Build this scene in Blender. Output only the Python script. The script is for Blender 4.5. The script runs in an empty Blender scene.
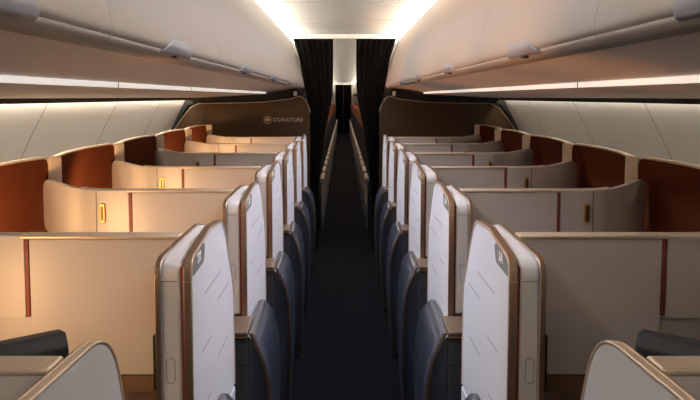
import bpy, bmesh, math, random
from mathutils import Vector, Matrix
random.seed(4)
scene = bpy.context.scene
COL = scene.collection
H = 1.5            # eye height
PITCH = 0.84       # row pitch
ENDY = 30.0        # far end of the rear cabin
BULK = 6.42        # partition distance

# ------------------------------------------------------------------ materials
def mat(name, col, rough=.5, metal=0.0, noise=None, bump=None, spec=.5, emit=None, strength=0, coat=0, sheen=0):
    m = bpy.data.materials.new(name); m.use_nodes = True
    nt = m.node_tree; b = nt.nodes['Principled BSDF']
    b.inputs['Base Color'].default_value = (*col, 1)
    b.inputs['Roughness'].default_value = rough
    b.inputs['Metallic'].default_value = metal
    b.inputs['Specular IOR Level'].default_value = spec
    b.inputs['Coat Weight'].default_value = coat
    b.inputs['Sheen Weight'].default_value = sheen
    if emit:
        b.inputs['Emission Color'].default_value = (*emit, 1); b.inputs['Emission Strength'].default_value = strength
    tc = nt.nodes.new('ShaderNodeTexCoord')
    if noise:
        sc, amt, stretch = noise
        mp = nt.nodes.new('ShaderNodeMapping'); mp.inputs['Scale'].default_value = stretch
        n = nt.nodes.new('ShaderNodeTexNoise'); n.inputs['Scale'].default_value = sc; n.inputs['Detail'].default_value = 5
        r = nt.nodes.new('ShaderNodeMix'); r.data_type = 'RGBA'
        r.inputs[6].default_value = (*[c*(1-amt) for c in col], 1); r.inputs[7].default_value = (*[min(1, c*(1+amt)) for c in col], 1)
        nt.links.new(tc.outputs['Object'], mp.inputs['Vector']); nt.links.new(mp.outputs[0], n.inputs['Vector'])
        nt.links.new(n.outputs['Fac'], r.inputs[0]); nt.links.new(r.outputs[2], b.inputs['Base Color'])
    if bump:
        sc, st, d = bump
        n2 = nt.nodes.new('ShaderNodeTexNoise'); n2.inputs['Scale'].default_value = sc; n2.inputs['Detail'].default_value = 4
        bp = nt.nodes.new('ShaderNodeBump'); bp.inputs['Strength'].default_value = st; bp.inputs['Distance'].default_value = d
        nt.links.new(tc.outputs['Object'], n2.inputs['Vector']); nt.links.new(n2.outputs['Fac'], bp.inputs['Height'])
        nt.links.new(bp.outputs[0], b.inputs['Normal'])
    return m

M = {}
M['shell_white'] = mat('satin_white', (.66, .635, .62), .42, bump=(900, .06, .001))
M['door_white'] = mat('door_white', (.68, .68, .70), .4, bump=(700, .06, .001))
M['greige'] = mat('greige_panel', (.60, .545, .50), .5, bump=(900, .06, .001))
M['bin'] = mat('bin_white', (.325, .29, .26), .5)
M['channel'] = mat('channel_white', (.74, .66, .61), .45)
M['ceil'] = mat('ceiling_white', (.90, .885, .86), .55)
M['wall'] = mat('sidewall_white', (.68, .66, .62), .55)
M['bronze'] = mat('brushed_bronze', (.46, .34, .24), .36, 1.0, bump=(300, .04, .001))
M['champagne'] = mat('champagne_metal', (.74, .60, .45), .42, .55)
M['shelf'] = mat('shelf_top', (.15, .105, .075), .45, .2)
M['dark_edge'] = mat('dark_edge', (.20, .13, .085), .38, 1.0)
M['gold'] = mat('gold_latch', (.50, .28, .09), .35, 1.0)
M['dark_bronze'] = mat('partition_bronze', (.062, .034, .013), .42, .5, noise=(8, .25, (.4, 1, 30)))
M['oxblood'] = mat('oxblood_trim', (.20, .03, .02), .55)
M['brown'] = mat('brown_fabric', (.125, .030, .009), .9, noise=(160, .35, (1, 1, 1)), bump=(500, .5, .002), spec=.15)
M['brown_r'] = M['brown']
M['navy'] = mat('navy_leather', (.026, .033, .052), .30, noise=(40, .12, (1, 1, 1)), bump=(220, .08, .001), coat=.25)
M['charcoal'] = mat('charcoal_leather', (.015, .016, .019), .55, bump=(200, .15, .001))
M['fascia'] = mat('dark_fascia', (.042, .046, .056), .6, noise=(300, .3, (1, 1, 1)))
M['wood'] = mat('brown_wood', (.20, .125, .065), .5, noise=(14, .35, (1, 12, 12)))
M['carpet'] = mat('carpet', (.0075, .009, .0135), .95, bump=(260, 1, .006), spec=.12)
nt = M['carpet'].node_tree; b = nt.nodes['Principled BSDF']
tc = nt.nodes.new('ShaderNodeTexCoord'); v = nt.nodes.new('ShaderNodeTexNoise'); v.inputs['Scale'].default_value = 130; v.inputs['Detail'].default_value = 3
rp = nt.nodes.new('ShaderNodeValToRGB'); rp.color_ramp.elements[0].position = .42; rp.color_ramp.elements[0].color = (.0010, .0012, .002, 1)
rp.color_ramp.elements[1].position = .68; rp.color_ramp.elements[1].color = (.010, .012, .019, 1)
nt.links.new(tc.outputs['Object'], v.inputs['Vector']); nt.links.new(v.outputs['Fac'], rp.inputs[0]); nt.links.new(rp.outputs[0], b.inputs['Base Color'])
M['black'] = mat('black_seal', (.006, .006, .006), .7)
M['groove'] = mat('groove_grey', (.22, .22, .24), .7)
M['seam'] = mat('seam_grey', (.18, .16, .14), .8)
M['plate'] = mat('plate_grey', (.20, .19, .17), .45)
M['letter'] = mat('letter_white', (.85, .85, .83), .5)
M['copper'] = mat('copper_letters', (.62, .42, .30), .4, .3)
M['curtain'] = mat('curtain_cloth', (.007, .0055, .004), .92, noise=(60, .3, (1, 1, 1)), spec=.1)
M['latch'] = mat('latch_grey', (.20, .21, .26), .4)
M['economy'] = mat('economy_fabric', (.26, .075, .03), .8)
M['economy_dark'] = mat('economy_dark', (.03, .03, .035), .7)
M['economy_grey'] = mat('economy_grey', (.46, .36, .30), .5)
M['steel'] = mat('steel', (.6, .62, .66), .3, 1.0)
M['strip'] = mat('led_strip', (.8, .8, .8), .5, emit=(1, .93, .85), strength=.65)
M['cove'] = mat('cove_led', (.8, .8, .8), .5, emit=(1, .90, .78), strength=4)
M['wash'] = mat('wash_led', (.8, .8, .8), .5, emit=(1, .88, .72), strength=24)
M['wash_left'] = mat('wash_led_left', (.8, .8, .8), .5, emit=(1, .86, .70), strength=54)
M['lamp'] = mat('lamp_lens', (.9, .8, .6), .5, emit=(1, .62, .28), strength=6)

# ------------------------------------------------------------------ helpers
def obj(name, bm, m, parent=None, bevel=0, seg=2, smooth=35, label=None, kind=None):
    bmesh.ops.recalc_face_normals(bm, faces=bm.faces)
    me = bpy.data.meshes.new(name); bm.to_mesh(me); bm.free()
    for p in me.polygons: p.use_smooth = True
    me.set_sharp_from_angle(angle=math.radians(smooth))
    me.materials.append(M[m] if isinstance(m, str) else m)
    o = bpy.data.objects.new(name, me); COL.objects.link(o)
    if parent: o.parent = parent
    if bevel:
        md = o.modifiers.new('Bevel', 'BEVEL'); md.width = bevel; md.segments = seg; md.limit_method = 'ANGLE'
        md.angle_limit = math.radians(40); md.harden_normals = False
    if label: o['label'] = label
    if kind: o['kind'] = kind
    return o

def thing(name, label, cat, loc=(0, 0, 0), group=None):
    o = bpy.data.objects.new(name, None); o.empty_display_size = .05; COL.objects.link(o)
    o.location = loc; o['label'] = label; o['category'] = cat
    if group: o['group'] = group
    return o

def tag(o, label, cat, group=None, kind=None):
    o['label'] = label; o['category'] = cat
    if group: o['group'] = group
    if kind: o['kind'] = kind
    return o

def struct(name, bm, m, **k):
    return obj(name, bm, m, kind='structure', **k)

def box(bm, x0, x1, y0, y1, z0, z1):
    vs = [bm.verts.new((x, y, z)) for x in (x0, x1) for y in (y0, y1) for z in (z0, z1)]
    for f in ((0, 1, 3, 2), (4, 6, 7, 5), (0, 4, 5, 1), (2, 3, 7, 6), (0, 2, 6, 4), (1, 5, 7, 3)):
        bm.faces.new([vs[i] for i in f])
    return bm

def nb(*boxes):
    bm = bmesh.new()
    for b in boxes: box(bm, *b)
    return bm

def arc_corner(pts, radii, n=7):
    """round every corner of a closed polygon with its own radius"""
    out = []
    N = len(pts)
    for i in range(N):
        p = Vector(pts[i]); a = Vector(pts[i-1]); c = Vector(pts[(i+1) % N]); r = radii[i]
        if r <= 0: out.append(tuple(p)); continue
        u = (a-p).normalized(); w = (c-p).normalized()
        ang = u.angle(w); t = min(r/math.tan(ang/2), (a-p).length*.49, (c-p).length*.49)
        p0 = p+u*t; p1 = p+w*t
        for k in range(n+1):
            s = k/n
            out.append(tuple((1-s)**2*p0+2*s*(1-s)*p+s*s*p1))
    return out

def prism(outline, axis, a0, a1, bm=None):
    """extrude a closed 2D outline; axis x: (y,z), axis y: (x,z), axis z: (x,y)"""
    bm = bm or bmesh.new()
    f = {'x': lambda p, a: (a, p[0], p[1]), 'y': lambda p, a: (p[0], a, p[1]), 'z': lambda p, a: (p[0], p[1], a)}[axis]
    A = [bm.verts.new(f(p, a0)) for p in outline]; B = [bm.verts.new(f(p, a1)) for p in outline]
    n = len(outline)
    bm.faces.new(A); bm.faces.new(B[::-1])
    for i in range(n): bm.faces.new((A[i], A[(i+1) % n], B[(i+1) % n], B[i]))
    return bm

def band(path, axis, a0, a1, t, closed=False):
    """strip of thickness t lying on an open 2D path, extruded along axis"""
    bm = bmesh.new()
    f = {'x': lambda p, a: (a, p[0], p[1]), 'y': lambda p, a: (p[0], a, p[1]), 'z': lambda p, a: (p[0], p[1], a)}[axis]
    P = [Vector(p) for p in path]; n = len(P); rows = []
    for i in range(n):
        a = P[i-1] if (i > 0 or closed) else P[i]; c = P[(i+1) % n] if (i < n-1 or closed) else P[i]
        d = (c-a).normalized(); nn = Vector((-d.y, d.x))
        q = P[i]+nn*t
        rows.append([bm.verts.new(f(P[i], a0)), bm.verts.new(f(q, a0)), bm.verts.new(f(q, a1)), bm.verts.new(f(P[i], a1))])
    rng = range(n) if closed else range(n-1)
    for i in rng:
        A = rows[i]; B = rows[(i+1) % n]
        for k in range(4): bm.faces.new((A[k], A[(k+1) % 4], B[(k+1) % 4], B[k]))
    if not closed:
        bm.faces.new(rows[0]); bm.faces.new(rows[-1][::-1])
    return bm

def sheet(path, z0, z1, t, axis='z', radii=None):
    return band(path, 'z', z0, z1, t)

def smooth_path(pts, n=8):
    """Catmull-Rom through the points"""
    P = [Vector(p) for p in pts]; out = []
    for i in range(len(P)-1):
        p0 = P[max(i-1, 0)]; p1 = P[i]; p2 = P[i+1]; p3 = P[min(i+2, len(P)-1)]
        for k in range(n):
            t = k/n
            out.append(tuple(.5*((2*p1)+(p2-p0)*t+(2*p0-5*p1+4*p2-p3)*t*t+(3*p1-p0-3*p2+p3)*t**3)))
    out.append(tuple(P[-1])); return out

def mirror_bm(bm, s):
    if s < 0:
        for v in bm.verts: v.co.x = -v.co.x
    return bm

def copy_tree(o, parent=None):
    c = o.copy(); COL.objects.link(c)
    if parent: c.parent = parent
    for ch in list(o.children): copy_tree(ch, c)
    return c

def text_mesh(txt, size, m, parent, mtx, name='lettering', depth=.0006, bold=0):
    cu = bpy.data.curves.new('t', 'FONT'); cu.body = txt; cu.size = size; cu.extrude = depth; cu.align_x = 'CENTER'; cu.align_y = 'CENTER'
    cu.offset = bold; cu.space_character = 1.12
    to = bpy.data.objects.new('t', cu); COL.objects.link(to)
    bpy.context.view_layer.update()
    me = bpy.data.meshes.new_from_object(to.evaluated_get(bpy.context.evaluated_depsgraph_get()))
    bpy.data.objects.remove(to); bpy.data.curves.remove(cu)
    me.transform(mtx); me.materials.clear(); me.materials.append(M[m]); me.name = name
    o = bpy.data.objects.new(name, me); COL.objects.link(o)
    if parent: o.parent = parent
    return o

SIDE = {-1: 'left', 1: 'right'}
OUT = {-1: .015, 1: -.004}   # the two sides differ a little
ORD = ['nearest', 'second', 'third', 'fourth', 'fifth', 'sixth', 'farthest']
# seen from the camera: rows 0..6
def where(k):
    return {0: 'nearest the camera', 6: 'last before the bronze partition'}.get(k, ORD[k] + ' from the camera')

# ------------------------------------------------------------------ setting
Y0 = -1.2
struct('floor', nb((-1.75, 1.75, Y0, ENDY+.5, -.04, 0)), 'carpet')
for s in (-1, 1):
    # curved sidewall
    prof = smooth_path([(1.485, H-.005), (1.52, H-.07), (1.60, H-.22), (1.68, H-.40), (1.735, H-.65), (1.755, H-.95), (1.72, H-1.25), (1.66, .0)], 6)
    prof = [(x, z) for x, z in prof]
    struct('wall_'+SIDE[s], mirror_bm(band(prof, 'y', Y0, ENDY, .03), s), 'wall')
    # dark seam lines between the wall panels
    for i in range(-1, 26):
        y = 2.36+1.06*i
        if y > 6.3: break
        pr = [(x-.002, z) for x, z in prof[:20]]
        sm = struct('trim_1', mirror_bm(band(pr, 'y', y, y+.004, .001), s), 'seam')
    # underside panel of the bins (passenger service channel)
    und = [(.425, H+.088), (.445, H+.089), (.60, H+.071), (.725, H+.048), (.735, H+.047), (.744, H+.047), (.746, H+.030), (.765, H+.027), (1.0, H+.014), (1.40, H-.006), (1.43, H-.004)]
    struct('ceiling_channel_'+SIDE[s], mirror_bm(band(smooth_path(und[:4], 4)+und[4:], 'y', Y0, ENDY, .012), s), 'channel')
    # light lens recessed in the channel
    struct('trim_2', mirror_bm(nb((.7385, .7435, Y0, BULK-.02, H+.0305, H+.0460)), s), 'strip')
    for i in range(0, 8):
        y = 1.13+1.06*i
        if y > 6.4: break
        struct('trim_3', mirror_bm(nb((.7375, .7390, y, y+.008, H+.0305, H+.0460)), s), 'seam')
    # dark gap with wash light at the top of the sidewall
    struct('trim_4', mirror_bm(nb((1.415, 1.52, Y0, ENDY, H+.008, H+.016), (1.445, 1.449, Y0, ENDY, H-.030, H+.008)), s), 'black')
    struct('trim_5', mirror_bm(nb((1.455, 1.478, Y0, BULK-.03, H+.002, H+.006)), s), 'wash_left' if s < 0 else 'wash')
    # cove light above the bins
    struct('trim_6', mirror_bm(nb((.560, .590, Y0, ENDY, H+.549, H+.557)), s), 'cove')
    # outer skin over the bins closes the cabin
    struct('ceiling_skin_'+SIDE[s], mirror_bm(nb((.60, 1.80, Y0, ENDY, H+.66, H+.70), (1.78, 1.80, Y0, ENDY, -.04, H+.68)), s), 'black')
cp = smooth_path([(-.74, H+.560), (-.725, H+.615), (-.66, H+.642), (-.50, H+.637), (0, H+.618), (.50, H+.637), (.66, H+.642), (.725, H+.615), (.74, H+.560)], 6)
struct('ceiling', band(cp, 'y', Y0, ENDY, .02), 'ceil')
for y in (.3, 1.36, 2.42, 3.48, 4.54, 5.6):
    struct('trim_7', nb((-.42, .42, y, y+.003, H+.620, H+.630)), 'greige')
struct('wall_rear', nb((-1.8, 1.8, ENDY, ENDY+.05, 0, H+.7)), 'greige')
struct('wall_front', nb((-1.8, 1.8, Y0-.05, Y0, 0, H+.7)), 'greige')

# ------------------------------------------------------------------ overhead bins
def bin_profile():
    face = smooth_path([(.526, H+.556), (.494, H+.47), (.452, H+.36), (.418, H+.25), (.395, H+.16), (.386, H+.112), (.390, H+.100)], 5)
    return face
LATCH_Y = [.70, 1.53, 2.59, 3.65, 4.72, 5.78]
def make_bin(y0, y1, s, latch=None):
    face = bin_profile()
    inner = [(.76, H+.10), (.76, H+.54), (.54, H+.546)]
    bm = prism(face+[(.42, H+.099)]+inner, 'y', y0+.0006, y1-.0006)
    root = thing('overhead_bin', '', 'bin', (0, 0, 0), 'overhead bins along the %s side' % SIDE[s])
    root.location = (s*.44, (y0+y1)/2, H+.1)
    off = Vector(root.location)
    mirror_bm(bm, s)
    bmesh.ops.translate(bm, verts=bm.verts, vec=-off)
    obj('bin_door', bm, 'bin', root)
    # lip rail along the lower edge
    lip = mirror_bm(band(smooth_path([(.424, H+.080), (.402, H+.083), (.391, H+.092), (.3905, H+.0993)], 4), 'y', y0+.001, y1-.001, -.006), s)
    bmesh.ops.translate(lip, verts=lip.verts, vec=-off)
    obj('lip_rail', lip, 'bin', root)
    if latch is not None:
        a, b_ = latch-.130, latch+.130
        # tilted paddle: outline in (y,z) wrapped on the leaning face
        pr = [(.3900, H+.091), (.3840, H+.094), (.3815, H+.101), (.3835, H+.114), (.3868, H+.127), (.400, H+.127), (.398, H+.092)]
        l = prism(pr, 'y', a, b_)
        for v in l.verts:
            if v.co.y < latch: v.co.y += .10*max(0, v.co.z-H-.094)/.033
        mirror_bm(l, s)
        bmesh.ops.translate(l, verts=l.verts, vec=-off)
        lo = obj('latch_paddle', l, 'latch', root, bevel=.002, seg=3, label='grey-blue latch paddle')
        g = mirror_bm(nb((.384, .394, a+.11, a+.14, H+.0865, H+.0905)), s)
        bmesh.ops.translate(g, verts=g.verts, vec=-off)
        obj('latch_slot', g, 'black', lo)
    return root
edges = [-.6, .2, 1.10, 2.06, 3.12, 4.18, 5.25, 6.50]
for s in (-1, 1):
    for i in range(len(edges)-1):
        lt = LATCH_Y[i-1] if i >= 1 else None
        r = make_bin(edges[i], edges[i+1], s, lt)
        tint = 'dim white' if s < 0 else 'warm-lit white'
        r['label'] = '%s overhead bin door above the %s suites, %s' % (tint, SIDE[s],
            ['above the frame edge', 'with the biggest latch', 'second visible latch from the camera',
             'third visible latch from the camera', 'fourth visible latch from the camera', 'fifth visible latch from the camera', 'last one before the curtain'][i])
    proto = None
    y = 6.67; n = 0
    while y < ENDY-1.1:
        if proto is None:
            r = proto = make_bin(y, y+1.06, s)
        else:
            r = copy_tree(proto); r.location.y = y+.53
        r['group'] = 'bins of the rear cabin, %s side' % SIDE[s]
        r['label'] = 'overhead bin beyond the curtain on the %s side of the rear cabin' % SIDE[s]
        y += 1.06; n += 1

# ------------------------------------------------------------------ suite furniture
DIV = .237         # divider's distance behind the row's near edge
def rowy(k): return 1.455+PITCH*(k-1)

def door_outline(z0=.625):
    pts = [(.0, z0), (.0, H-.353), (.225, H-.326), (.40, H-.338), (.560, H-.56), (.566, z0)]
    return arc_corner(pts, [.004, .045, .10, .10, .16, .004])

def make_door(s):
    root = thing('sliding_door', '', 'door')
    ol = door_outline(); 
    core = mirror_bm(prism(ol, 'x', .3475, .3620), s)
    obj('door_panel', core, 'door_white', root, bevel=.0015)
    # trim band around near edge, top and far edge
    path = ol[1:-1] if False else [p for p in ol]
    # order: start bottom near -> up -> over -> down far
    near = [p for p in ol]
    tr = mirror_bm(band(near[4:-4], 'x', .3455, .3630, .0045), s)
    obj('edge_trim', tr, 'champagne' if False else 'bronze', root, bevel=.0018)
    ins = mirror_bm(band([(a, b) for a, b in near[4:-4]], 'x', .3445, .3470, -.0035), s)
    obj('edge_inlay', ins, 'champagne', root, label='thin champagne metal inlay round the face')
    g = bmesh.new()
    for (u0, u1, d) in ((.15, .36, .470), (.31, .48, .535), (.11, .22, .60), (.30, .45, .685), (.08, .2, .74), (.2, .4, .84)):
        box(g, .3470, .3478, u0, u1, H-d-.0012, H-d+.0012)
    obj('groove', mirror_bm(g, s), 'groove', root, label='fine grey engraved lines')
    pl = arc_corner([(.022, H-.395), (.020, H-.352), (.120, H-.3405), (.155, H-.350), (.135, H-.390)], [.004, .02, .012, .02, .02])
    plate = obj('number_plate', mirror_bm(prism(pl, 'x', .3462, .3480), s), 'plate', root, label='grey seat number plate')
    obj('seam_line', mirror_bm(nb((.3440, .3635, -.0052, .0005, H-.4015, H-.4000)), s), 'champagne', root)
    return root, plate

def make_pocket(s):
    root = thing('door_pocket', '', 'column')
    z0 = .752
    ol = arc_corner([(.0, z0), (.0, H-.356), (.52, H-.351), (.525, z0)], [.012, .045, .14, .012])
    obj('pocket_panel', mirror_bm(prism(ol, 'x', .3705, .4130), s), 'shell_white', root, bevel=.006, seg=3)
    o2 = [p for p in ol][4:-4]
    # outboard bronze band
    bz = [(a, b) for a, b in o2]
    obj('edge_trim', mirror_bm(band(bz, 'x', .4135, .4260, .004), s), 'bronze', root, bevel=.0015)
    o3 = prism(ol, 'x', .4135, .4255); obj('outer_panel', mirror_bm(o3, s), 'shell_white', root)
    obj('seal', mirror_bm(nb((.3640, .3700, .002, .50, z0, H-.37)), s), 'oxblood', root, label='dark red seal strip')
    obj('seam_line', mirror_bm(nb((.376, .412, -.0008, .002, H-.4012, H-.3998), (.4128, .4138, .001, .3, H-.4012, H-.3998)), s), 'seam', root)
    # recessed oval release button: ring outline
    def oval(w, h, cz, cx):
        return [(cx+w*math.cos(a)*1.0, cz+(h-w)*(1 if math.sin(a) > 0 else -1)+w*math.sin(a)) for a in [math.pi*2*i/28+.001 for i in range(28)]]
    ring = band(oval(.0100, .0290, H-.600, .394), 'y', -.0012, .001, .0011, closed=True)
    obj('release_button', mirror_bm(ring, s), 'groove', root, label='outlined oval release button')
    obj('hinge_cover', mirror_bm(nb((.4262, .4360, .010, .05, .85, H-.525)), s), 'black', root, bevel=.003)
    return root

def make_divider(s, k):
    """runs across the suite from the aisle column to the window side"""
    root = thing('privacy_divider', '', 'divider')
    X0, XS, XE = (.392 if k == 0 else .4270), .795+OUT[s], 1.245+OUT[s]
    obj('panel', mirror_bm(nb((X0, XS-.002, .0, .026, .792, H-.358)), s), 'greige', root, bevel=.002)
    obj('slot', mirror_bm(nb((XS-.001, XS+.010, -.0015, .022, H-.555, H-.357)), s), 'oxblood', root, bevel=.002, label='dark red vertical slot')
    # outboard section and the curved free wing
    plan = smooth_path([(XS+.011, .0), (.90+OUT[s], .004), (.97+OUT[s], .022), (1.06+OUT[s], .085), (1.15+OUT[s], .172), (XE, .268)], 6)
    ztop = H-.350; zb = H-.560
    bm = bmesh.new()
    n = len(plan)
    L = [0]
    for i in range(1, n): L.append(L[-1]+(Vector(plan[i])-Vector(plan[i-1])).length)
    T = L[-1]; rr = .05; rb = .04
    def edges_at(l):
        d = T-l; up = .014*max(0, 1-d/.30); zt, zz = ztop+up, zb+up*.5
        if d < rr: zt = zt-rr+math.sqrt(max(0, rr*rr-(rr-d)**2))
        if d < rb: zz = zz+rb-math.sqrt(max(0, rb*rb-(rb-d)**2))
        return zt, zz
    # refine the end
    fine = []
    for i in range(n):
        fine.append((plan[i], L[i]))
    endp = Vector(plan[-1]); dirv = (endp-Vector(plan[-3])).normalized()
    fine = [f for f in fine if f[1] < T-rr-.002]
    for i in range(10):
        d = rr*(1-math.sin(math.pi/2*i/9)); fine.append((tuple(endp-dirv*d), T-d))
    cols = []
    for j, (p, l) in enumerate(fine):
        a = Vector(fine[max(j-1, 0)][0]); c = Vector(fine[min(j+1, len(fine)-1)][0]); d = (c-a).normalized(); nn = Vector((-d.y, d.x))*.020
        zt, zz = edges_at(l)
        q = Vector(p)+nn
        cols.append([bm.verts.new((p[0], p[1], zz)), bm.verts.new((p[0], p[1], zt)), bm.verts.new((q.x, q.y, zt)), bm.verts.new((q.x, q.y, zz))])
    for j in range(len(cols)-1):
        A, B = cols[j], cols[j+1]
        for i in range(4): bm.faces.new((A[i], A[(i+1) % 4], B[(i+1) % 4], B[i]))
    bm.faces.new(cols[0]); bm.faces.new(cols[-1][::-1])
    wing = obj('wing_panel', mirror_bm(bm, s), 'greige', root, bevel=.003)
    # top rail over the straight part
    obj('top_rail', mirror_bm(nb((X0, XS+.02, -.003, .043, H-.358, H-.347)), s), 'champagne', root, bevel=.004, seg=3, label='slim champagne metal rail')
    # rail following the wing, set behind it
    rp_ = smooth_path([(XS+.02, .0215), (.90+OUT[s], .0255), (.97+OUT[s], .045), (1.02+OUT[s], .078)], 5)
    obj('wing_rail', mirror_bm(band(rp_, 'z', H-.358, H-.3475, .020), s), 'champagne', root, bevel=.003)
    # seam and handle on the wing
    sx = .930+OUT[s]
    obj('seam_line', mirror_bm(nb((sx-.001, sx+.0015, .006, .0092, zb+.002, ztop-.001)), s), 'seam', root)
    hl = arc_corner([(-.011, -.037), (.011, -.037), (.011, .037), (-.011, .037)], [.010]*4)
    hb = prism([(a+.905+OUT[s], b+H-.436) for a, b in hl], 'y', -.006, .006)
    hd = obj('handle', mirror_bm(hb, s), 'gold', wing, bevel=.003, label='gold recessed oval handle')
    hl2 = [(a*.5+.905+OUT[s], b*.78+H-.436) for a, b in hl]
    obj('finger_recess', mirror_bm(prism(hl2, 'y', -.0072, -.004), s), 'dark_bronze', hd)
    # lower fixed panel below the wing
    lp = smooth_path([(XS, .016), (.93, .022), (1.02, .055), (1.12, .13)], 5)
    obj('lower_panel', mirror_bm(band(lp, 'z', .60, H-.562, .018), s), 'greige', root)
    obj('kick_panel', mirror_bm(nb((X0, XS-.002, .004, .026, .15, .788)), s), 'wood', root, label='brown wood-grain lower panel')
    obj('shadow_gap', mirror_bm(nb((X0, XS-.002, .006, .022, .7885, .7915)), s), 'black', root)
    return root

def blue_x(z):
    t = [(0, .272), (.12, .260), (.25, .251), (.40, .247), (.55, .250), (.60, .256), (.66, .270), (.70, .290), (.745, .308)]
    for (a, xa), (b_, xb) in zip(t, t[1:]):
        if z <= b_: return xa+(xb-xa)*(z-a)/(b_-a)
    return t[-1][1]

def make_console(s):
    """foot-well console between two suites: shelf, fascia, bronze edge and padded blue flank"""
    root = thing('footwell_console', '', 'console')
    ya = -.165
    obj('shelf', mirror_bm(nb((.322, .425, ya, .0-.002, .735, .7495), (.4275, .56, ya, DIV-.002, .735, .7495)), s), 'shelf', root, bevel=.004, label='champagne shelf top')
    obj('shelf_lip', mirror_bm(nb((.322, .56, ya-.006, ya+.01, .722, .7345)), s), 'dark_bronze', root, bevel=.002)
    obj('fascia', mirror_bm(nb((.322, .56, ya, ya+.02, .012, .720)), s), 'fascia', root)
    obj('fascia_seam', mirror_bm(nb((.323, .558, ya-.001, ya+.001, .640, .643)), s), 'black', root)
    # bronze edge, follows the bulge from the door down to the floor
    zs = [.012+i*(.745-.012)/24 for i in range(25)]
    outer = [(blue_x(z), z) for z in zs]
    inner = [(x+.011, z) for x, z in outer][::-1]
    obj('bronze_edge', mirror_bm(prism([(a, b) for a, b in outer+inner], 'y', ya, ya+.016), s), 'dark_edge', root, bevel=.002)
    obj('side_board', mirror_bm(nb((.3455, .362, ya+.02, .566, .012, .620)), s), 'door_white', root, bevel=.002)
    # padded flank
    bm = bmesh.new(); rows = []
    NU, NZ = 20, 28
    ua, ub = ya+.017, .385
    for i in range(NU+1):
        u = i/NU; y = ua+(ub-ua)*u
        # top line: near z .69 rising to .705 then falling round
        if y < .28: zt = .728-.010*(y-ua)/(.28-ua)
        else: zt = .718-.22*((y-.28)/(ub-.28))**2.6
        col = []
        for j in range(NZ+1):
            w = j/NZ; z = .012+(zt-.012)*w
            x = blue_x(z)-.004+.026*u*u
            e = min(1, (1-w)/.05); x += .014*(1-math.sqrt(max(0, 1-(1-e)**2)))
            e2 = min(u/.04, 1); x += .010*(1-math.sqrt(max(0, 1-(1-e2)**2)))
            e3 = min((1-u)/.10, 1); x += .045*(1-math.sqrt(max(0, 1-(1-e3)**2)))
            col.append((x, y, z))
        rows.append(col)
    V = [[bm.verts.new(c) for c in r] for r in rows]
    W = [[bm.verts.new((.340, c[1], c[2])) for c in r] for r in rows]
    for i in range(NU):
        for j in range(NZ):
            bm.faces.new((V[i][j], V[i+1][j], V[i+1][j+1], V[i][j+1])); bm.faces.new((W[i][j], W[i][j+1], W[i+1][j+1], W[i+1][j]))
        bm.faces.new((V[i][NZ], V[i+1][NZ], W[i+1][NZ], W[i][NZ])); bm.faces.new((V[i][0], W[i][0], W[i+1][0], V[i+1][0]))
    for j in range(NZ):
        bm.faces.new((V[0][j], V[0][j+1], W[0][j+1], W[0][j])); bm.faces.new((V[NU][j], W[NU][j], W[NU][j+1], V[NU][j+1]))
    pad = obj('padded_flank', mirror_bm(bm, s), 'navy', root, smooth=60, label='blue-grey leather padding')
    st = band([(blue_x(.33+.0*t)-.0058, .33+.0*t) for t in (0, 1)], 'y', 0, .1, .001) if False else None
    # curved stitching line on the flank
    sb = bmesh.new(); pts = []
    for i in range(14):
        t = i/13; y = -.05+.40*t; z = .46+.10*math.sin(t*1.4)
        pts.append((blue_x(z)-.0062, y, z))
    for a, c in zip(pts, pts[1:]):
        vs = [sb.verts.new((a[0], a[1], a[2]-.0012)), sb.verts.new((c[0], c[1], c[2]-.0012)), sb.verts.new((c[0], c[1], c[2]+.0012)), sb.verts.new((a[0], a[1], a[2]+.0012))]
        sb.faces.new(vs)
    obj('stitching', mirror_bm(sb, s), 'latch', pad)
    return root

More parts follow.
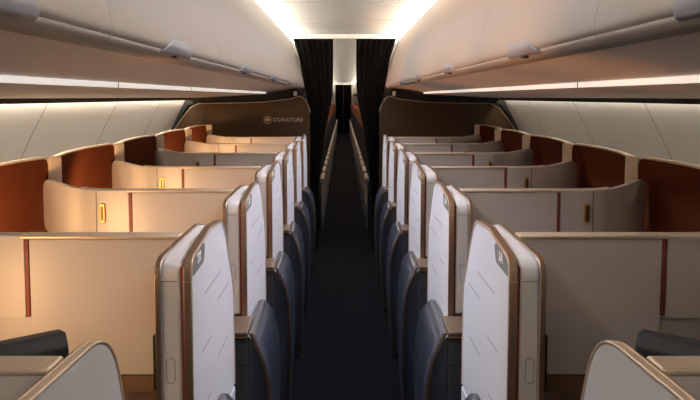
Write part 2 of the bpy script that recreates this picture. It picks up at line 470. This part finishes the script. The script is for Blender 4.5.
def make_shell(s):
    """curved brown privacy shell at the window side; local y=0 is its far post"""
    root = thing('seat_shell', '', 'seat shell')
    top = H-.252; bot = .62
    plan = smooth_path([(1.375, -.88), (1.312, -.76), (1.282, -.60), (1.285, -.38), (1.280, -.18), (1.262, -.05), (1.245, .0)], 8)
    plan = [(a+OUT[s]*1.5, b_) for a, b_ in plan]
    L = [0]
    for i in range(1, len(plan)): L.append(L[-1]+(Vector(plan[i])-Vector(plan[i-1])).length)
    def zt(l):
        r = .40; z = top
        if l < r: z = top-.15*(1-math.sqrt(max(0, 1-(1-l/r)**2)))
        z -= .008*max(0, 1-l/.6)
        d = L[-1]-l
        if d < .022: z -= .022*(1-math.sqrt(max(0, 1-(1-d/.022)**2)))
        return z
    def wall(off, th, z_lo, z_hi):
        bm = bmesh.new(); cols = []
        for j, p in enumerate(plan):
            a = Vector(plan[max(j-1, 0)]); c = Vector(plan[min(j+1, len(plan)-1)]); d = (c-a).normalized(); nn = Vector((d.y, -d.x))
            p0 = Vector(p)+nn*off; p1 = Vector(p)+nn*(off+th)
            cols.append([bm.verts.new((p0.x, p0.y, z_lo(L[j]))), bm.verts.new((p0.x, p0.y, z_hi(L[j]))), bm.verts.new((p1.x, p1.y, z_hi(L[j]))), bm.verts.new((p1.x, p1.y, z_lo(L[j])))])
        for j in range(len(cols)-1):
            A, B = cols[j], cols[j+1]
            for i in range(4): bm.faces.new((A[i], A[(i+1) % 4], B[(i+1) % 4], B[i]))
        bm.faces.new(cols[0]); bm.faces.new(cols[-1][::-1]); return bm
    obj('inner_lining', mirror_bm(wall(0, .018, lambda l: bot, lambda l: zt(l)-.008), s), 'brown', root, label='brown woven lining')
    obj('outer_skin', mirror_bm(wall(.018, .008, lambda l: bot, lambda l: zt(l)-.006), s), 'shell_white', root)
    obj('top_edge', mirror_bm(wall(-.003, .030, lambda l: zt(l)-.008, lambda l: zt(l)), s), 'champagne', root, bevel=.002, label='champagne metal edge')
    # wide end post with a rounded top, turned towards the aisle
    po = arc_corner([(-.028, bot), (-.028, top), (.028, top), (.028, bot)], [0, .016, .016, 0])
    pb = prism(po, 'y', -.009, .009)
    bmesh.ops.rotate(pb, verts=pb.verts, cent=(0, 0, 0), matrix=Matrix.Rotation(math.radians(-38), 3, 'Z'))
    bmesh.ops.translate(pb, verts=pb.verts, vec=(1.226+OUT[s]*1.5, .022, 0))
    obj('end_post', mirror_bm(pb, s), 'champagne', root, bevel=.005, seg=3, label='wide champagne end post')
    return root

def padbox(x0, x1, y0, y1, z0, z1, r=.03):
    bm = nb((x0, x1, y0, y1, z0, z1)); bmesh.ops.bevel(bm, geom=bm.edges[:]+bm.verts[:], offset=r, segments=4, profile=.6, affect='EDGES'); return bm

def make_seat(s):
    """angled seat in the suite; local y=0 is the divider behind it"""
    root = thing('lounge_chair', '', 'chair')
    R = Matrix.Rotation(math.radians(-35), 3, 'Z')
    def part(name, bm, m, **k):
        bmesh.ops.rotate(bm, verts=bm.verts, cent=(0, 0, 0), matrix=R)
        bmesh.ops.translate(bm, verts=bm.verts, vec=(.86, -.42, 0)); return obj(name, mirror_bm(bm, s), m, root, **k)
    part('seat_cushion', padbox(-.24, .24, -.18, .16, .36, .47), 'charcoal')
    part('seat_base', padbox(-.22, .22, -.16, .14, .0, .35, .01), 'fascia')
    part('backrest', padbox(-.24, .24, .15, .25, .40, .82), 'charcoal')
    part('headrest', padbox(-.15, .15, .14, .23, .78, .89), 'charcoal')
    return root

def make_bolster(s):
    """padded dark shoulder with a bronze piping, crosswise in the near suite"""
    root = thing('padded_monitor_hood', '', 'monitor')
    L_ = .44
    ol = arc_corner([(-.012, -.16), (-.012, -.022), (.004, 0), (.050, -.006), (.062, -.03), (.066, -.16)], [.002, .014, .010, .014, .012, .002])
    bm = prism(ol, 'x', 0, L_)
    o = obj('hood', bm, 'charcoal', root, bevel=.008, seg=3)
    pp = smooth_path([(.03, -.060), (.06, -.036), (.12, -.030), (.22, -.031), (.36, -.040), (L_-.02, -.054)], 6)
    obj('piping', band(pp, 'y', -.0155, -.0115, .0016), 'bronze', root, label='thin bronze piping')
    obj('stand', nb((.1, .16, .01, .04, .42-H+.0, -.15)), 'charcoal', root)
    return root

proto = {}
for s in (-1, 1):
    letter = 'K' if s < 0 else 'A'
    side = SIDE[s]
    proto['door'], _ = make_door(s)
    proto['pocket'] = make_pocket(s)
    proto['div'] = make_divider(s, 1); proto['div0'] = make_divider(s, 0)
    proto['console'] = make_console(s)
    proto['shell'] = make_shell(s)
    proto['seat'] = make_seat(s)
    used = set()
    def place(key, y, label, group):
        o = proto[key] if key not in used else copy_tree(proto[key])
        used.add(key)
        o.location = (0, y, 0); o['label'] = label; o['group'] = group
        return o
    # copies first (children added to a proto later must not be copied), proto is used for the last row
    for k in range(0, 7):
        y = rowy(k)
        if k >= 1 and k <= 6:
            seat_no = '%d%s' % (k+1, letter)
            d = copy_tree(proto['door']); d.location = (0, y, 0)
            d['label'] = 'white sliding suite door marked %s on the %s of the aisle' % (seat_no, side); d['group'] = 'sliding doors on the %s' % side
            pl = [c for c in d.children if c.name.startswith('number_plate')][0]
            if s < 0: mt = Matrix.Translation((-.3458, .084, H-.3675)) @ Matrix(((0, 0, 1, 0), (1, 0, 0, 0), (0, 1, 0, 0), (0, 0, 0, 1)))
            else: mt = Matrix.Translation((.3458, .084, H-.3675)) @ Matrix(((0, 0, -1, 0), (-1, 0, 0, 0), (0, 1, 0, 0), (0, 0, 0, 1)))
            text_mesh(seat_no, .031, 'letter', pl, mt, bold=.0008)
        if k >= 1:
            p = copy_tree(proto['pocket']); p.location = (0, y, 0)
            p['label'] = 'white door pocket column beside the %s door %d%s, oval button on its face' % (side, k+1, letter); p['group'] = 'door pockets on the %s' % side
            c = copy_tree(proto['console']); c.location = (0, y, 0)
            c['label'] = 'foot-well console with blue-grey padded flank under door %d%s' % (k+1, letter); c['group'] = 'foot-well consoles on the %s' % side
        dv = copy_tree(proto['div' if k else 'div0']); dv.location = (0, y+DIV, 0)
        look = 'warm-lit cream' if s < 0 else 'shaded grey'
        dv['label'] = '%s privacy divider with red slot across the %s suites, %s' % (look, side, where(k)); dv['group'] = 'privacy dividers on the %s' % side
        if k >= 1:
            st = copy_tree(proto['seat']); st.location = (0, y+DIV, 0)
            st['label'] = 'dark leather lounge chair behind door %d%s on the %s' % (k+1, letter, side); st['group'] = 'suite seats on the %s' % side
        if k >= 1:
            sh = copy_tree(proto['shell']); sh.location = (0, 2.87+PITCH*(k-2), 0)
            tone = ('dark unlit brown' if k == 4 else 'glowing orange-brown') if s < 0 else 'dark maroon-brown'
            sh['label'] = '%s curved seat shell at the %s windows, %s' % (tone, side, {1: 'beside the nearest divider', 2: 'nearest the camera', 3: 'second from the camera', 4: 'third from the camera', 5: 'fourth from the camera', 6: 'last, by the bronze partition'}[k])
            sh['group'] = 'seat shells on the %s' % side
    for key in proto:
        def rm(o):
            for c in list(o.children): rm(c)
            bpy.data.objects.remove(o)
        rm(proto[key])
    # nearest column: only its rounded far part is in view
    root = thing('suite_side_panel', 'large pale rounded panel edged in champagne metal in the bottom %s corner' % side, 'panel', (0, 0, 0), 'foreground side panels')
    ol = arc_corner([(.50, .0), (.50, H-.341), (1.022, H-.358), (1.100, H-.56), (1.106, .0)], [.01, .03, .13, .12, .01])
    obj('panel', mirror_bm(prism(ol, 'x', .3735, .3880), s), 'door_white', root, bevel=.002)
    obj('edge_trim', mirror_bm(band(ol[4:-6], 'x', .3715, .3845, .005), s), 'champagne', root, bevel=.003, seg=3)
    obj('outer_trim', mirror_bm(band(ol[4:-6], 'x', .3850, .3905, .0045), s), 'bronze', root, bevel=.002)
    # padded hood over the rail at the near suite
    h = make_bolster(s)
    if s < 0: h.matrix_world = Matrix.Translation((-.515, 1.20, H-.424)) @ Matrix.Rotation(math.radians(180+38), 4, 'Z')
    else: h.matrix_world = Matrix.Translation((.515, 1.20, H-.424)) @ Matrix.Rotation(math.radians(-38), 4, 'Z')
    if s < 0:
        for c in h.children:
            for v in c.data.vertices: v.co.y = -v.co.y
            c.data.flip_normals()
    h['label'] = 'charcoal padded hood with bronze piping behind the nearest %s divider' % side; h['group'] = 'padded hoods'
    # window-side ledges
    ldg = obj('window_ledge', mirror_bm(nb((1.33, 1.64, -.3, BULK-.1, .0, .60)), s), 'shell_white', bevel=.01)
    tag(ldg, 'long white ledge between the %s seat shells and the side wall' % side, 'ledge')

# ------------------------------------------------------------------ partitions
def pxz(px, py, y=BULK):   # measured outline points, as offsets on the partition plane
    return (abs(px-343)*y/680, H-(py-97)*y/680)
for s in (-1, 1):
    name = SIDE[s]
    root = thing('bronze_partition', ('dark bronze partition with the word SIGNATURE at the end of the left suites' if s < 0 else 'plain dark bronze partition at the end of the right suites'), 'partition', (0, BULK, 0))
    out = [(.330, .0), (.330, H-.14), (.345, H-.085), (.375, H-.030), (.42, H+.010), (.50, H-.020), (.75, H-.050), (1.00, H-.060), (1.38, H-.066), (1.45, H-.10), (1.53, H-.20), (1.64, H-.36), (1.66, H-.6), (1.64, .0)]
    ol = arc_corner(out, [0, .05, .05, .04, .05, .1, .1, .1, .08, .06, .1, .1, .1, 0], 4)
    obj('panel', mirror_bm(prism(ol, 'y', 0, .03), s), 'dark_bronze', root)
    pth = ol[1:-2]
    obj('edge_trim', mirror_bm(band(pth, 'y', -.008, .030, .007), s), 'bronze', root, label='thin bronze edge line')
    # black closing frame behind, filling up to the bins
    fr = [(.36, .02), (.36, H-.10), (.37, H-.0), (.405, H+.052), (.46, H+.080), (.72, H+.036), (1.42, H-.012), (1.49, H-.055), (1.60, H-.24), (1.66, H-.40), (1.70, .02)]
    obj('closing_frame', mirror_bm(prism(fr, 'y', .034, .07), s), 'black', root, label='black closing frame')
    obj('frame_lip', mirror_bm(band([(1.36, H-.050), (1.475, H-.075), (1.58, H-.23), (1.655, H-.42)], 'y', .0, .032, .045), s), 'black', root)
    obj('bracket', mirror_bm(nb((.452, .480, -.012, .03, H+.012, H+.055)), s), 'shell_white', root, bevel=.003)
    if s < 0:
        z = H-.2155; mt = Matrix.Translation((-.535, -.001, z)) @ Matrix.Rotation(math.radians(90), 4, 'X')
        t = text_mesh('SIGNATURE', .0495, 'copper', root, mt, bold=.0001, name='word_signature')
        cx = -.728
        ring = band([(cx+.036*math.cos(a), z+.036*math.sin(a)) for a in [i*math.pi*2/32 for i in range(32)]], 'y', -.003, .001, .0055, closed=True)
        obj('roundel_ring', ring, 'copper', root)
        half = [(0, 1), (.17, .68), (.36, .76), (.29, .36), (.52, .56), (.58, .42), (.86, .46), (.76, .24), (.88, .14), (.50, -.16), (.55, -.32), (.06, -.26), (.06, -.62)]
        leaf = half+[(-a, b) for a, b in half[::-1][:-1]]
        leaf = [(cx+a*.029, z-.003+b*.029) for a, b in leaf]
        obj('leaf_emblem', prism(leaf, 'y', -.003, .001), 'copper', root, smooth=10)

# ------------------------------------------------------------------ curtains
def curtain(yc, pts, s, name, label, folds, amp):
    """pts: rows of (z, x_inner, x_outer)"""
    bm = bmesh.new(); NX, NZ = folds*10, 36; grid = []
    for j in range(NZ+1):
        z = pts[0][0]+(pts[-1][0]-pts[0][0])*j/NZ
        for (z0, a0, b0), (z1, a1, b1) in zip(pts, pts[1:]):
            if z1 <= z+1e-6 <= z0+2e-6 or (z0, a0) == pts[-2][:2]:
                t = (z0-z)/(z0-z1); xi = a0+(a1-a0)*t; xo = b0+(b1-b0)*t; break
        row = []
        w = xo-xi; am = amp*(.8+.4*min(1, .22/max(w, .02)))
        for i in range(NX+1):
            u = i/NX; ph = u*folds*2*math.pi
            y = am*(math.sin(ph)+.35*math.sin(ph*2.3+j*.03+1.1)+.2*math.sin(ph*.37+j*.08))
            row.append(bm.verts.new((s*(xi+w*u+.004*math.sin(ph*2+.4)), yc+y, z)))
        grid.append(row)
    for j in range(NZ):
        for i in range(NX): bm.faces.new((grid[j][i], grid[j][i+1], grid[j+1][i+1], grid[j+1][i]))
    o = obj(name, bm, 'curtain', smooth=80)
    md = o.modifiers.new('Solidify', 'SOLIDIFY'); md.thickness = .003
    tag(o, label, 'curtain'); return o
CY = BULK+.16
for s in (-1, 1):
    zz = lambda py: H-(py-97)*CY/680
    pts = [(H+.556, .110, .492), (zz(60), .108, .430), (zz(85), .110, .385), (zz(104), .130, .350), (zz(130), .185, .338), (zz(180), .245, .338), (zz(230), .262, .342), (.02, .270, .345)]
    curtain(CY, pts, s, 'cabin_curtain', 'dark pleated curtain drawn aside at the %s of the aisle before the rear cabin' % SIDE[s], 7, .016)
rail = obj('curtain_rail', nb((-.495, .495, CY-.03, CY+.03, H+.556, H+.60)), 'ceil', bevel=.003)
tag(rail, 'white ceiling rail carrying the two dark curtains', 'rail')
FY = 28.0
for s in (-1, 1):
    curtain(FY, [(H+.50, .0, .33), (1.3, .0, .33), (.6, 0, .33), (.02, .0, .33)], s, 'end_curtain', 'black curtain half closing the far end of the rear cabin, %s half' % SIDE[s], 6, .02)
er = obj('curtain_header', nb((-.49, .49, FY-.03, FY+.03, H+.50, H+.572)), 'ceil'); tag(er, 'pale header above the black curtains at the far end', 'rail')

# ------------------------------------------------------------------ rear cabin seats
def make_econ(s):
    root = thing('economy_seat', '', 'seat')
    obj('seat_cushion', mirror_bm(padbox(.275, .71, -.02, .44, .34, .47, .03), s), 'economy_dark', root)
    bk = padbox(.29, .70, .40, .50, .42, 1.02, .03); 
    obj('backrest', mirror_bm(bk, s), 'economy_dark', root)
    obj('headrest', mirror_bm(padbox(.30, .69, .37, .47, .98, 1.22, .035), s), 'economy', root, label='orange-brown headrest')
    arm = arc_corner([(-.02, .54), (-.03, .60), (.42, .61), (.42, .54)], [.02, .02, .01, .01])
    obj('armrest', mirror_bm(prism(arm, 'x', .228, .272), s), 'economy_grey', root, bevel=.006)
    obj('side_panel', mirror_bm(prism(arc_corner([(.02, .30), (.0, .54), (.42, .54), (.38, .30)], [.03]*4), 'x', .236, .262), s), 'economy_grey', root, bevel=.004)
    for y0, nm in ((.04, 'leg'), (.34, 'leg')):
        lg = prism([(y0, .0), (y0-.02 if y0 < .1 else y0+.02, .30), (y0+.02 if y0 < .1 else y0+.06, .30), (y0+.035, .0)], 'x', .240, .262)
        obj(nm, mirror_bm(lg, s), 'steel', root, bevel=.004)
    return root
for s in (-1, 1):
    pr = make_econ(s); n = 0; y = 7.55
    while y < FY-1.0:
        o = pr if n == 0 else copy_tree(pr)
        o.location = (0, y, 0); o['group'] = 'rear cabin aisle seats on the %s' % SIDE[s]
        o['label'] = 'first orange-brown economy aisle seat just beyond the %s curtain' % SIDE[s] if n == 0 else 'orange-brown economy aisle seat on the %s, further down the rear cabin' % SIDE[s]
        y += .79; n += 1

# ------------------------------------------------------------------ lights
def area(name, loc, rot, size, energy, col, size_y=None, spread=None):
    l = bpy.data.lights.new(name, 'AREA'); l.energy = energy; l.color = col; l.size = size
    if size_y: l.shape = 'RECTANGLE'; l.size_y = size_y
    if spread: l.spread = math.radians(spread)
    o = bpy.data.objects.new(name, l); COL.objects.link(o); o.location = loc; o.rotation_euler = rot; return o
def aim(loc, tgt):
    return (Vector(tgt)-Vector(loc)).to_track_quat('-Z', 'Y').to_euler()
WARM = (1, .58, .26)
def spot(name, loc, tgt, energy, col, ang, blend=.6, r=.04):
    l = bpy.data.lights.new(name, 'SPOT'); l.energy = energy; l.color = col; l.spot_size = math.radians(ang); l.spot_blend = blend; l.shadow_soft_size = r
    o = bpy.data.objects.new(name, l); COL.objects.link(o); o.location = loc; o.rotation_euler = aim(loc, tgt); return o
# reading lamps at the window side of the left suites (the one of the fourth suite is off)
for k in range(1, 7):
    if k == 4: continue
    yd = rowy(k)+DIV
    loc = (-1.00, yd-.42, 1.00)
    root = thing('reading_lamp', 'small warm reading lamp in the left suites, %s' % ('in front of the %s cream divider' % ORD[k]), 'lamp', loc)
    bm = bmesh.new(); bmesh.ops.create_uvsphere(bm, u_segments=16, v_segments=8, radius=.018); bmesh.ops.translate(bm, verts=bm.verts, vec=(0, 0, -.07))
    obj('bulb_cover', bm, 'lamp', root)
    bm = bmesh.new(); bmesh.ops.create_cone(bm, cap_ends=True, segments=16, radius1=.007, radius2=.007, depth=.26, matrix=Matrix.Translation((-.135, 0, -.088)) @ Matrix.Rotation(math.radians(90), 4, 'Y'))
    obj('arm', bm, 'bronze', root)
    spot('suite_spot', loc, (-1.16, yd+.35, 1.02), 8 if k > 1 else 4.5, WARM, 96)
    spot('suite_spot', loc, (-1.28, yd+.15, 1.06), 14, WARM, 58)  # extra spot added to brighten the shell lining
    spot('bin_fill', loc, (.44, yd+.10, 1.80), 74, (1, .38, .08), 40, 1)  # extra spot added for the orange glow on the right bins
    spot('suite_spot', loc, (-.45, yd+.05, .95), 9.5 if k > 1 else 8.5, (1, .57, .27), 95, 1)  # extra spot added to warm the divider face
# added cool ambient fill over the aisle, no fixture in the ceiling
area('aisle_fill', (0, 3.7, H+.57), (0, 0, 0), .3, 9, (.88, .88, 1), 5.2)
for s in (-1, 1):
    # added cool fill under each ceiling edge, brightening the doors across the aisle
    area('door_fill', (s*.44, 3.95, H+.53), (0, s*math.atan2(.78, 1.08), 0),   .06, 13, (.82, .84, 1), 5.0, 60)
    # cove washing the ceiling
    area('cove_wash', (s*.69, 14.4, H+.580), (0, s*math.acos(-.26), 0), .03, 150, (1, .91, .76), 31, 110)
area('front_fill', (.55, -.9, H+.25), aim((.55, -.9, H+.25), (-.7, 2, .9)), .6, 7, (1, .93, .88), .4)  # added fill from behind the camera, lifts the left side
area('rear_fill', (0, 14, H+.59), (0, 0, 0), .3, 16, (1, .72, .5), 14)  # added warm fill so the rear cabin is less dark

w = bpy.data.worlds.new('World'); scene.world = w; w.use_nodes = True
w.node_tree.nodes['Background'].inputs[0].default_value = (.5, .5, .55, 1); w.node_tree.nodes['Background'].inputs[1].default_value = .07

# ------------------------------------------------------------------ camera
cam = bpy.data.cameras.new('Camera'); co = bpy.data.objects.new('Camera', cam); COL.objects.link(co)
co.location = (-.016, 0, H)
TH = 4.0
F = 680.0
cam.sensor_fit = 'HORIZONTAL'; cam.sensor_width = 36; cam.lens = F/700*36
co.rotation_euler = (math.radians(90-TH), 0, 0)
# horizon row 97: centre row 200
cam.shift_y = -((200-97)-F*math.tan(math.radians(TH)))/700
cam.shift_x = (350-343)/700
cam.clip_start = .02
scene.camera = co
scene.view_settings.view_transform = 'Standard'; scene.view_settings.look = 'None'
scene.view_settings.exposure = 0; scene.view_settings.gamma = 1
scene.view_settings.use_curve_mapping = False
